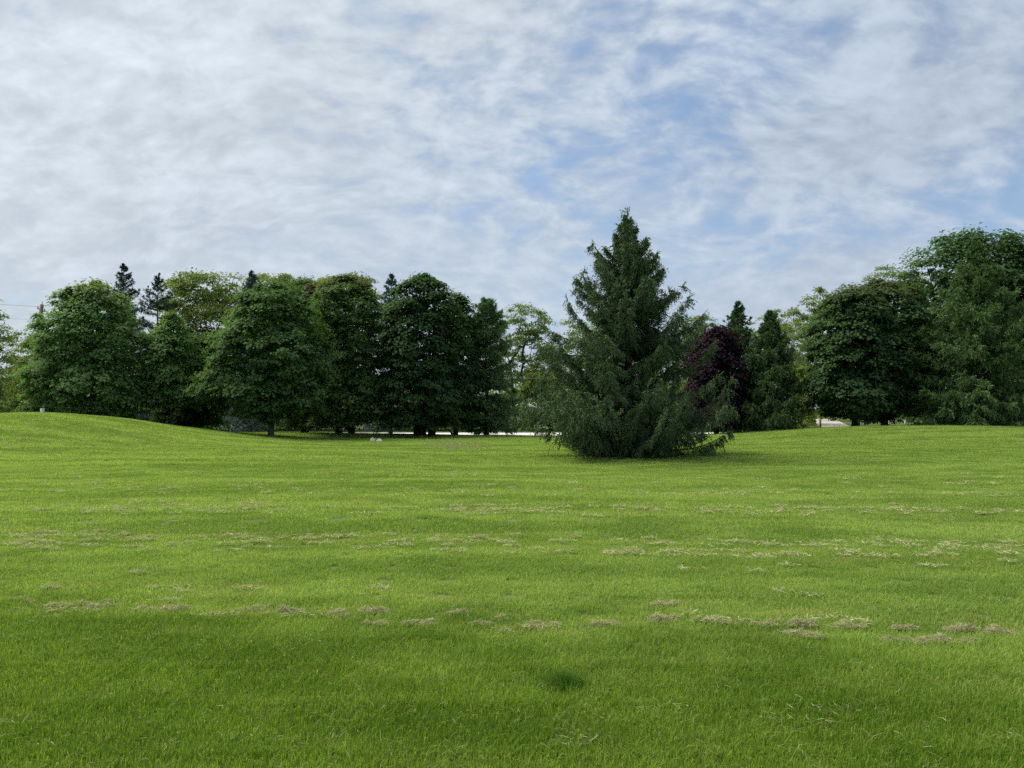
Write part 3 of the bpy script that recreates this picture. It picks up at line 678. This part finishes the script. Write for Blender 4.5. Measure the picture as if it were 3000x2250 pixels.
# ---------------------------------------------------------------- turf blades (near tiles dense and fine, far tiles sparse and coarse)
M_blade = lawn_blade_mat()
tiles = bpy.data.collections.new('turf tiles')
def blade_tile(name, seed, size, n, h, wd, lean=0.5):
    rng = np.random.default_rng(seed)
    ov = size * 0.06
    p = np.stack((rng.uniform(-size / 2 - ov, size / 2 + ov, n), rng.uniform(-size / 2 - ov, size / 2 + ov, n), np.zeros(n)), 1)
    nz = np.sin(p[:, 0] / size * 12 + seed) * np.sin(p[:, 1] / size * 10 + 2 * seed) * 0.5 + 0.5
    hh = h * np.clip(rng.normal(0.95, 0.28, n) + 0.25 * (nz - 0.5), 0.3, 1.8)
    a = rng.random(n) * 2 * PI; b = a + PI / 2 + rng.normal(0, 0.5, n)
    sd = np.stack((np.cos(a), np.sin(a), np.zeros(n)), 1) * (wd * (0.6 + 0.8 * rng.random(n)))[:, None] * 0.5
    ln = np.stack((np.cos(b), np.sin(b), np.zeros(n)), 1) * (lean * np.abs(rng.normal(0.5, 0.5, n)))[:, None]
    v = rng.random(n) * 0.9 + 0.0
    dry = rng.random(n) < 0.035; v[dry] = 1.0; ln[dry] *= 3.0
    up = np.array((0, 0, 1.0))
    mid_ = p + (up * 0.55 + ln * 0.25) * hh[:, None]; tip = p + (up * np.where(dry, 0.55, 0.95)[:, None] + ln * 0.95) * hh[:, None]
    V_ = np.stack((p - sd - up * 0.01, p + sd - up * 0.01, mid_ + sd * 0.85, mid_ - sd * 0.85, tip), 1).reshape(-1, 3)
    k_ = np.arange(n)[:, None] * 5
    me = make_mesh(name, V_, [k_ + np.array((0, 1, 2, 3)), k_ + np.array((3, 2, 4))], {'v': np.concatenate((v, v))}, (M_blade,))
    o = bpy.data.objects.new(name, me); tiles.objects.link(o)
for q in range(3): blade_tile('turf_a%d' % q, 100 + q, 0.6, 5400, 0.038, 0.0033, 0.9)
for q in range(3): blade_tile('turf_b%d' % q, 110 + q, 0.6, 4600, 0.028, 0.0036, 0.9)
for q in range(2): blade_tile('turf_c%d' % q, 120 + q, 1.2, 7500, 0.030, 0.0056, 0.9)
for q in range(2): blade_tile('turf_d%d' % q, 130 + q, 1.2, 2600, 0.036, 0.0125, 0.9)
pts, rots, idxs = [], [], []
rng = np.random.default_rng(7)
def lay(size, y0, y1, side, first, nvar):
    gx = np.arange(-60, 60, size); gy = np.arange(y0, y1, size)
    for yy in gy:
        for xx in gx:
            cx_, cy_ = xx + size / 2, yy + size / 2
            if abs(cx_) > 0.70 * cy_ + side: continue
            e_ = 0.3
            h0 = float(ground(cx_, cy_)); sx_ = (float(ground(cx_ + e_, cy_)) - float(ground(cx_ - e_, cy_))) / (2 * e_); sy_ = (float(ground(cx_, cy_ + e_)) - float(ground(cx_, cy_ - e_))) / (2 * e_)
            nv = Vector((-sx_, -sy_, 1)).normalized()
            m3 = nv.to_track_quat('Z', 'Y').to_matrix() @ Matrix.Rotation(int(rng.integers(4)) * PI / 2, 3, 'Z')
            pts.append((cx_, cy_, h0 + 0.004)); rots.append(tuple(m3.to_euler())); k_ = first + int(rng.integers(nvar)); idxs.append(3 + k_ if first == 0 and cy_ + 0.16 * cx_ > 6.0 else k_)
lay(0.6, 1.8, 9.6, 1.6, 0, 3)
lay(1.2, 9.6, 21.6, 2.4, 6, 2)
lay(1.2, 21.6, 52.8, 4.0, 8, 2)
me = bpy.data.meshes.new('lawn_grass'); me.from_pydata(pts, [], [])
a_ = me.attributes.new('rot', 'FLOAT_VECTOR', 'POINT'); a_.data.foreach_set('vector', np.array(rots, np.float32).ravel())
a_ = me.attributes.new('idx', 'INT', 'POINT'); a_.data.foreach_set('value', np.array(idxs, np.int32))
me.materials.append(M_blade)
grass = tag(link('lawn_grass', me), 'mown green lawn grass with faded bands of clippings', kind='stuff')
ng = bpy.data.node_groups.new('scatter turf', 'GeometryNodeTree')
ng.interface.new_socket('Geometry', in_out='INPUT', socket_type='NodeSocketGeometry')
ng.interface.new_socket('Geometry', in_out='OUTPUT', socket_type='NodeSocketGeometry')
gn = NT(ng)
gi = gn.new('NodeGroupInput'); go = gn.new('NodeGroupOutput')
ci = gn.new('GeometryNodeCollectionInfo'); ci.inputs['Collection'].default_value = tiles
ci.inputs['Separate Children'].default_value = True; ci.inputs['Reset Children'].default_value = True
ar = gn.new('GeometryNodeInputNamedAttribute', data_type='FLOAT_VECTOR'); ar.inputs['Name'].default_value = 'rot'
ax = gn.new('GeometryNodeInputNamedAttribute', data_type='INT'); ax.inputs['Name'].default_value = 'idx'
e2r = gn.new('FunctionNodeEulerToRotation'); gn.l.new(ar.outputs['Attribute'], e2r.inputs[0])
iop = gn.new('GeometryNodeInstanceOnPoints')
gn.l.new(gi.outputs[0], iop.inputs['Points']); gn.l.new(ci.outputs[0], iop.inputs['Instance'])
iop.inputs['Pick Instance'].default_value = True
gn.l.new(ax.outputs['Attribute'], iop.inputs['Instance Index']); gn.l.new(e2r.outputs[0], iop.inputs['Rotation'])
gn.l.new(iop.outputs[0], go.inputs[0])
md = grass.modifiers.new('scatter', 'NODES'); md.node_group = ng

# ---------------------------------------------------------------- clippings
M_hay = leaf_mat('dry clippings', (0.19, 0.20, 0.09), (0.62, 0.58, 0.34), trans=0.2, spec=0.15)
def strands(rng, n, rx, ry, rz, ln=0.05, wd=0.0013, spread=0.2):
    """a heap of thin curved dry blades; returns verts (5 per blade), v"""
    r = np.sqrt(rng.random(n)); a = rng.random(n) * 2 * PI
    far = rng.random(n) < spread; r = np.where(far, r * 1.5, r)
    x = rx * r * np.cos(a); y = ry * r * np.sin(a)
    lump = 0.6 + 0.4 * np.sin(x / rx * 4 + rng.random() * 6) * np.sin(y / ry * 3 + rng.random() * 6)
    top = rz * np.clip(1 - r * r, 0, 1) * lump
    z = 0.03 + top * rng.random(n) ** 0.45
    th = rng.random(n) * PI * 2
    d1 = np.stack((np.cos(th), np.sin(th), rng.normal(0.05, 0.35, n)), 1); d1 = norm(d1)
    d2 = norm(d1 + rng.normal(0, 0.55, (n, 3)) + np.array((0, 0, -0.35)))
    L = ln * (0.5 + rng.random(n))[:, None]
    p0 = np.stack((x, y, z), 1) - d1 * L * 0.5; p1 = p0 + d1 * L * 0.5; p2 = p1 + d2 * L * 0.5
    sd = norm(np.cross(d1, rng.normal(0, 1, (n, 3)))) * wd * (0.6 + 0.8 * rng.random(n))[:, None]
    V_ = np.stack((p0 - sd, p0 + sd, p1 + sd, p1 - sd, p2), 1)
    V_[..., 2] = np.maximum(V_[..., 2], 0.012)
    v = np.clip(0.95 * rng.random(n) ** 0.8, 0, 1)
    return V_.reshape(-1, 3), v
def hay_mesh(name, V_, v):
    n = len(v); k_ = np.arange(n)[:, None] * 5
    return make_mesh(name, V_, [k_ + np.array((0, 1, 2, 3)), k_ + np.array((3, 2, 4))], {'v': np.concatenate((v, v)), 'r': np.zeros(2 * n)}, (M_hay,))
rng = np.random.default_rng(77)
heaps = []
for q in range(6):
    V_, v = [], []
    for k_ in range(5):
        a, b = strands(rng, 110 + 45 * k_, 0.035 + 0.012 * k_, 0.030 + 0.007 * k_, 0.026 + 0.014 * rng.random() * k_)
        V_.append(a + np.array((rng.uniform(-0.12, 0.12), rng.uniform(-0.04, 0.04), 0))); v.append(b)
    a, b = strands(rng, 60, 0.17, 0.08, 0.008); V_.append(a); v.append(b)
    heaps.append(hay_mesh('clipping heap', np.concatenate(V_), np.concatenate(v)))
V_, v = [], []
for (dx, dy, n, r1, h1) in ((0, 0, 700, 0.06, 0.12), (0.07, 0.01, 420, 0.07, 0.06), (0.13, -0.01, 220, 0.06, 0.03), (-0.07, 0.01, 240, 0.05, 0.03), (-0.16, 0.02, 130, 0.06, 0.02)):
    a, b = strands(rng, n, r1, r1 * 0.9, h1, spread=0.1); V_.append(a + np.array((dx, dy, 0))); v.append(b)
tall = hay_mesh('clipping heap', np.concatenate(V_), np.concatenate(v))
def on_lawn(px, py):
    r = ray(px, py); t_ = np.linspace(2, 60, 2400) / r[1]
    z = EYE + r[2] * t_; h = ground(r[0] * t_, r[1] * t_)
    k_ = int(np.argmax(z < h)); return r[0] * t_[k_], r[1] * t_[k_], float(h[k_])
first = [(60, 1795, .7), (82, 1768, .8), (200, 1782, 1.2), (300, 1788, 1.0), (312, 1770, .7), (425, 1793, .9), (465, 1793, 1.0), (530, 1795, 1.1), (720, 1797, .9), (775, 1785, .7), (832, 1803, 1.25),
         (1000, 1808, 1.0), (1108, 1803, 1.1), (1095, 1835, .8), (1225, 1835, 1.0), (1325, 1805, .9), (1420, 1838, .8), (1475, 1820, .7), (1600, 1843, 1.1), (1750, 1842, 1.1), (1955, 1778, .9),
         (1965, 1829, 1.2), (2050, 1822, .8), (2110, 1830, 1.1), (2190, 1828, .6), (2250, 1838, .9), (2272, 1826, .6), (2370, 1843, 1.1), (2372, 1872, 1.2), (2490, 1845, 1.0), (2635, 1882, .9), (2665, 1850, .9), (2720, 1885, 1.1), (2795, 1853, 1.2), (2842, 1887, .9), (2930, 1862, .9)]
ORD = 'first second third fourth fifth sixth seventh eighth ninth tenth eleventh twelfth thirteenth fourteenth fifteenth sixteenth seventeenth eighteenth'.split()
first.sort()
NL = len(first)
for q, (px, py, s_) in enumerate(first):
    x, y, z = on_lawn(px, py)
    is_tall = px == 832
    o = link('clipping_clump', tall if is_tall else heaps[q % 6], None, (x, y, z + 0.004))
    if is_tall: s_ = 1.0
    o.rotation_euler = (0, 0, rng.random() * 0.9 - 0.45 + (PI if rng.random() < 0.5 else 0)); s_ *= 0.77; o.scale = (s_ * 1.05, s_ * (0.8 + 0.3 * rng.random()), s_ * (0.8 + 0.35 * rng.random()))
    if is_tall: lab = 'tallest heap of dry grass clippings in the nearest clipping row'
    elif q < NL // 2: lab = 'dry grass clipping clump, %s from the left in the nearest row' % ORD[q]
    else: lab = 'dry grass clipping clump, %s from the right in the nearest row' % ORD[NL - 1 - q]
    tag(o, lab, 'grass clippings', 'clipping clumps of the nearest row')
# the taller dark tuft in the foreground
xt, yt, zt_ = on_lawn(1655, 2012)
nt = 900; th_ = rng.random(nt) * 6.28; rr_ = np.abs(rng.normal(0, 0.5, nt)); p = np.stack((np.cos(th_) * rr_ * 0.17, np.sin(th_) * rr_ * 0.13, np.zeros(nt)), 1)
hh_ = (0.045 + 0.05 * rng.random(nt) * np.exp(-rr_ ** 2))[:, None]; ln_ = rng.normal(0, 0.45, (nt, 3)) * (1, 1, 0); sd = norm(rng.normal(0, 1, (nt, 3)) * (1, 1, 0)) * 0.0017
V_ = np.stack((p - sd, p + sd, p + (np.array((0, 0, .6)) + ln_ * .3) * hh_ + sd, p + (np.array((0, 0, .6)) + ln_ * .3) * hh_ - sd, p + (np.array((0, 0, 1.0)) + ln_) * hh_), 1).reshape(-1, 3)
kt = np.arange(nt)[:, None] * 5; vt = rng.random(nt)
tag(link('grass_tuft', make_mesh('grass tuft', V_, [kt + np.array((0, 1, 2, 3)), kt + np.array((3, 2, 4))], {'v': np.tile(vt, 2), 'r': np.zeros(2 * nt)}, (leaf_mat('lush blade', (0.055, 0.125, 0.020), (0.125, 0.215, 0.036)),)), None, (xt, yt, zt_)),
    'taller dark green grass tuft in the foreground lawn', 'grass tuft')
# farther rows and loose straws: too many to count
VV, vv = [], []
def strew(px, py, n, rx, ry, rz, ln=0.085, wd=0.0042):
    x, y, z = on_lawn(px, py)
    V_, v = strands(rng, n, rx, ry, rz, ln, wd); V_ = V_ + np.array((x, y, z + 0.006)); VV.append(V_); vv.append(v)
rows = [(1575, 1605, 130), (1600, 1640, 120), (1487, 1497, 120), (1500, 1508, 110), (1440, 1452, 90), (1418, 1425, 35), (1395, 1402, 25), (1730, 1750, 10), (1690, 1660, 10), (1755, 1840, 9), (1800, 1885, 6)]
for ya, yb, cnt_ in rows:
    dens_ = rng.random(14)
    for q in range(cnt_):
        px = rng.uniform(-60, 3060)
        if rng.random() > 0.25 + dens_[int((px + 60) / 230) % 14]: continue
        py = ya + (yb - ya) * px / 3000 + rng.normal(0, 5 + (py_s := (ya - 1380) * 0.012))
        Yd = EYE * F / (py - 1200)
        nn = int(np.clip(70 - 2 * Yd, 20, 60) * (0.4 + rng.random())); wd = 0.0010 + 0.00016 * Yd
        strew(px, py, nn, 0.07 + 0.18 * rng.random() ** 2, 0.04 + 0.04 * rng.random(), 0.012 + 0.035 * rng.random() ** 2, 0.06 + 0.002 * Yd, wd)
for q in range(110):
    px, py = rng.uniform(0, 3000), rng.uniform(1560, 2240)
    strew(px, py, 5, 0.12, 0.1, 0.006, 0.05, 0.0009)
for (px, py) in [(2330, 2125), (2440, 2100), (1960, 2095), (2960, 2180), (1700, 2195), (300, 1890)]:
    strew(px, py, 30, 0.16, 0.07, 0.01, 0.05, 0.0009)
V_ = np.concatenate(VV); v = np.concatenate(vv)
M_hay = leaf_mat('faded clippings', (0.25, 0.28, 0.11), (0.62, 0.60, 0.33), trans=0.2)
tag(link('grass_clippings', hay_mesh('grass clippings', V_, v)), 'scattered dry grass clippings in faint rows across the lawn', kind='stuff')
# pale seed heads in the shaded strip before the big spruce
VV = []
for q in range(240):
    x, y, z = on_lawn(rng.normal(1335, 45), rng.normal(1312, 7))
    h = 0.08 + 0.16 * rng.random(); l_ = rng.normal(0, 0.06, 2); wd = 0.012
    p = np.array((x, y, z)); t_ = p + np.array((l_[0], l_[1], h))
    VV.append(np.stack((p + (-wd, 0, 0), p + (wd, 0, 0), t_ + (wd * 1.3, 0, 0), t_ + (-wd * 1.3, 0, 0), t_ + (0, 0, 0.05))))
tag(link('seed_grass', hay_mesh('seed grass', np.concatenate(VV), rng.random(240) * 0.6 + 0.3)), 'pale seeding grass tuft on the lawn left of the big spruce', kind='stuff')

# ---------------------------------------------------------------- small things
M_white = plain_mat('white plastic', (0.70, 0.70, 0.67), (0.80, 0.80, 0.78), 5, 0.5)
M_rock = plain_mat('pale stone', (0.52, 0.47, 0.37), (0.74, 0.70, 0.60), 7, 0.9, 0.5)
M_rock_grey = plain_mat('grey stone', (0.17, 0.16, 0.15), (0.30, 0.28, 0.26), 7, 0.9, 0.5)
M_wood = plain_mat('weathered wood', (0.13, 0.105, 0.095), (0.24, 0.20, 0.18), 8, 0.9, 0.4, (4, 4, 0.3))
M_stake = plain_mat('stake wood', (0.38, 0.36, 0.27), (0.50, 0.47, 0.37), 8, 0.9, 0.3, (4, 4, 0.3))
M_metal = plain_mat('dull metal', (0.10, 0.10, 0.10), (0.2, 0.2, 0.2), 8, 0.5)
M_wire = plain_mat('wire', (0.16, 0.16, 0.17), (0.24, 0.24, 0.25), 1, 0.6)
M_cable = plain_mat('cable', (0.22, 0.24, 0.21), (0.30, 0.32, 0.29), 1, 0.6)

# white bucket standing on the mound
x, y, z = (125 - 1500) / F * 36.5, 36.5, 0
z = float(ground(x, y))
bk = tag(bpy.data.objects.new('bucket', None), 'small white bucket standing on top of the left mound', 'bucket'); C.objects.link(bk); bk.location = (x, y, z); bk.scale = (0.74, 0.74, 0.74)
B = Build(); th = 20
B.tube([(0, 0, 0.0), (0, 0, 0.02), (0, 0, 0.29)], (0.095, 0.10, 0.118), th); link('body', B.mesh('bucket body', M_white), bk)
B = Build(); B.tube([(0, 0, 0.275), (0, 0, 0.282), (0, 0, 0.298), (0, 0, 0.304)], (0.119, 0.130, 0.130, 0.112), th); link('lid', B.mesh('bucket lid', M_white), bk)
B = Build(); aa = np.linspace(0, PI, 12); B.tube(np.stack((0.128 * np.cos(aa), -0.128 * np.sin(aa) * 0.8 - 0.02, 0.25 - 0.10 * np.sin(aa)), 1), 0.004, 5); link('handle', B.mesh('bucket handle', M_metal), bk)

def rock(name, label, px, py, sx, sy, sz, mat, seed):
    import bmesh
    rg = np.random.default_rng(seed); bm = bmesh.new(); bmesh.ops.create_icosphere(bm, subdivisions=3, radius=1.0)
    pl = [norm(rg.normal(0, 1, 3) + (0, 0, 0.3)) for _ in range(9)]
    for v_ in bm.verts:
        c_ = np.array(v_.co)
        for n_ in pl:
            d_ = c_ @ n_ - 0.66
            if d_ > 0: c_ = c_ - n_ * d_
        f_ = 1 - 0.5 * max(c_[2], 0)
        v_.co = (c_[0] * sx * f_, c_[1] * sy * f_, c_[2] * sz)
    m_ = bpy.data.meshes.new(name); bm.to_mesh(m_); bm.free(); m_.materials.append(mat)
    x_, y_, z_ = on_lawn(px, py)
    o = link(name, m_, None, (x_, y_, z_ + sz * 0.25)); return tag(o, label, 'rock', 'rocks on the lawn')
rock('rock', 'left one of two pale rocks lying on the lawn', 1092, 1294, 0.20, 0.16, 0.22, M_rock, 3)
rock('rock', 'right one of two pale rocks lying on the lawn', 1111, 1295, 0.20, 0.16, 0.20, M_rock, 8)
rock('rock', 'small grey rock between the two pale rocks', 1101, 1292, 0.11, 0.10, 0.16, M_rock_grey, 5)

# leaning utility pole, its twin beyond the frame carries the far end of the lines
def pole(name, label, x, y, h, lean):
    z = float(ground(x, y)); o = tag(bpy.data.objects.new(name, None), label, 'utility pole'); C.objects.link(o); o.location = (x, y, z)
    top = np.array((lean, 0, h)); up = norm(top)
    B = Build(); B.tube([(0, 0, -0.3), tuple(top * 0.5), tuple(top)], (0.19, 0.165, 0.14), 12); link('post', B.mesh('post', M_wood), o)
    for (f, sx) in ((0.965, -1), (0.945, 1), (0.86, -1), (0.855, 1)):
        p = top * f; B = Build(); B.tube([tuple(p), tuple(p + (sx * 0.30, 0, 0.0))], 0.035, 6); br_ = link('bracket', B.mesh('bracket', M_metal), o)
        q = p + np.array((sx * 0.28, 0, 0))
        B = Build(); B.tube([tuple(q), tuple(q + (0, 0, 0.10)), tuple(q + (0, 0, 0.13)), tuple(q + (0, 0, 0.22))], (0.035, 0.06, 0.035, 0.045), 8); link('insulator', B.mesh('insulator', M_metal), br_)
    B = Build(); B.tube([tuple(top), tuple(top + up * 0.25)], (0.03, 0.02), 6); link('pole_top_pin', B.mesh('pin', M_metal), o)
    return z
Yp = 62.0; xp = (78 - 1500) / F * Yp; tp = at(123, 892, Yp)
zp = pole('utility_pole', 'leaning grey wooden utility pole left of the far left maple', xp, Yp, tp[2] - float(ground(xp, Yp)), tp[0] - xp)
def wire(name, label, p0, p1, sag_, r, mat):
    f = np.linspace(0, 1, 40)[:, None]; P_ = np.asarray(p0) * (1 - f) + np.asarray(p1) * f
    P_[:, 2] -= sag_ * 4 * (f * (1 - f))[:, 0]
    B = Build(); B.tube(P_, r, 5); tag(link(name, B.mesh(name, mat)), label, 'cable', 'overhead lines')
lean = tp[0] - xp
pa = np.array((xp + lean * 0.965 - 0.28, Yp, zp + (tp[2] - zp) * 0.965 + 0.2)); pb = np.array((xp + lean * 0.86 - 0.28, Yp, zp + (tp[2] - zp) * 0.86 + 0.2))
wire('power_line', 'upper thin wire running left from the leaning pole top', pa, (-86, 54, 13.6), 0.5, 0.011, M_wire)
wire('power_line', 'lower faint wire running left from the leaning pole', pb, (-86, 54, 12.4), 0.5, 0.008, M_wire)
wire('telephone_cable', 'upper pale cable strung along the road behind the trees', (-92, 62.3, 5.9), (90, 62.3, 5.9), 0.45, 0.014, M_cable)
wire('telephone_cable', 'lower pale cable strung along the road behind the trees', (-92, 62.4, 4.55), (90, 62.4, 4.55), 0.40, 0.014, M_cable)

# stake beside the road
x, y = (1472 - 1500) / F * 61.2, 61.2; z = float(ground(x, y))
st_ = tag(bpy.data.objects.new('marker_stake', None), 'pale thin marker stake beside the road near the pine', 'stake'); C.objects.link(st_); st_.location = (x, y, z); st_.rotation_euler = (0, 0.03, 0)
B = Build(); B.box(-0.04, 0.04, -0.03, 0.03, -0.2, 0.58); link('post', B.mesh('stake post', M_stake, False), st_)
B = Build(); B.tube([(0, 0, 0.575), (0, 0, 0.64)], (0.055, 0.01), 4); link('tip', B.mesh('stake tip', M_stake, False), st_)
# two small pale posts by the drive
for px, lab in ((2604, 'left small bluish white marker post under the right maple'), (2651, 'right small bluish white marker post by the right conifer')):
    x, y = (px - 1500) / F * 64, 64; z = float(ground(x, y)); zt = at(px, 1236, y)[2]
    mo = tag(bpy.data.objects.new('marker_post', None), lab, 'marker post', 'marker posts under the right maples'); C.objects.link(mo); mo.location = (x, y, z)
    B = Build(); B.tube([(0, 0, -0.1), (0, 0, zt - z - 0.18)], 0.035, 8); link('post', B.mesh('marker stem', M_wood), mo)
    B = Build(); B.tube([(0, 0, zt - z - 0.2), (0, 0, zt - z - 0.18), (0, 0, zt - z + 0.08), (0, 0, zt - z + 0.1)], (0.05, 0.06, 0.06, 0.03), 10); link('cap', B.mesh('marker cap', plain_mat('pale blue plastic', (0.5, 0.58, 0.68), (0.6, 0.68, 0.78), 3, 0.5)), mo)

# pale house half hidden beyond the road
M_siding = plain_mat('siding', (0.62, 0.62, 0.60), (0.72, 0.72, 0.70), 2, 0.7)
M_roof = plain_mat('shingle', (0.16, 0.15, 0.15), (0.24, 0.23, 0.22), 3, 0.9)
M_glass = plain_mat('window glass', (0.03, 0.04, 0.05), (0.05, 0.06, 0.07), 2, 0.1, spec=0.5)
x, y = (1560 - 1500) / F * 95, 95; z = float(ground(x, y))
hs = tag(bpy.data.objects.new('house', None), 'white sided house glimpsed between trunks left of the big spruce', 'house'); C.objects.link(hs); hs.location = (x, y, z)
B = Build(); B.box(-3.5, 3.5, 0, 6, -0.3, 2.7); i0 = B.verts([(-3.5, 0, 2.7), (3.5, 0, 2.7), (0, 0, 4.9), (-3.5, 6, 2.7), (3.5, 6, 2.7), (0, 6, 4.9)]); B.T.append(np.array([(0, 1, 2), (3, 5, 4)]) + i0)
wall_o = link('wall', B.mesh('house wall', M_siding, False), hs)
for s_ in (-1, 1):
    B = Build()
    a0 = np.array([(0, -0.4, 5.02), (s_ * 3.9, -0.4, 2.55), (s_ * 3.9, 6.4, 2.55), (0, 6.4, 5.02)]); b0 = a0 - (0, 0, 0.14)
    for k_ in range(4): B.quads(np.stack((a0[k_], a0[(k_ + 1) % 4], b0[(k_ + 1) % 4], b0[k_])))
    B.quads(a0); B.quads(b0[::-1]); link('roof', B.mesh('house roof', M_roof, False), hs)
for wx, wz in ((-2.1, 1.0), (1.9, 1.0)):
    B = Build(); B.box(wx - 0.55, wx + 0.55, -0.05, 0.02, wz - 0.1, wz + 1.2); fr = link('window', B.mesh('window frame', M_white, False), hs)
    B = Build(); B.box(wx - 0.47, wx + 0.47, -0.06, 0.0, wz - 0.02, wz + 1.12); link('pane', B.mesh('window pane', M_glass, False), fr)
B = Build(); B.box(-0.45, 0.45, -0.05, 0.02, -0.02, 2.05); dr_ = link('door', B.mesh('house door', M_wood, False), hs)
B = Build(); B.tube([(0.33, -0.05, 1.0), (0.33, -0.11, 1.0)], 0.035, 8); link('handle', B.mesh('door handle', M_metal), dr_)

print('TRIS', sum(sum(len(p.vertices) - 2 for p in o.data.polygons) if len(o.data.polygons) < 1000 else len(o.data.loops) - 2 * len(o.data.polygons) for o in bpy.data.objects if o.type == 'MESH'))
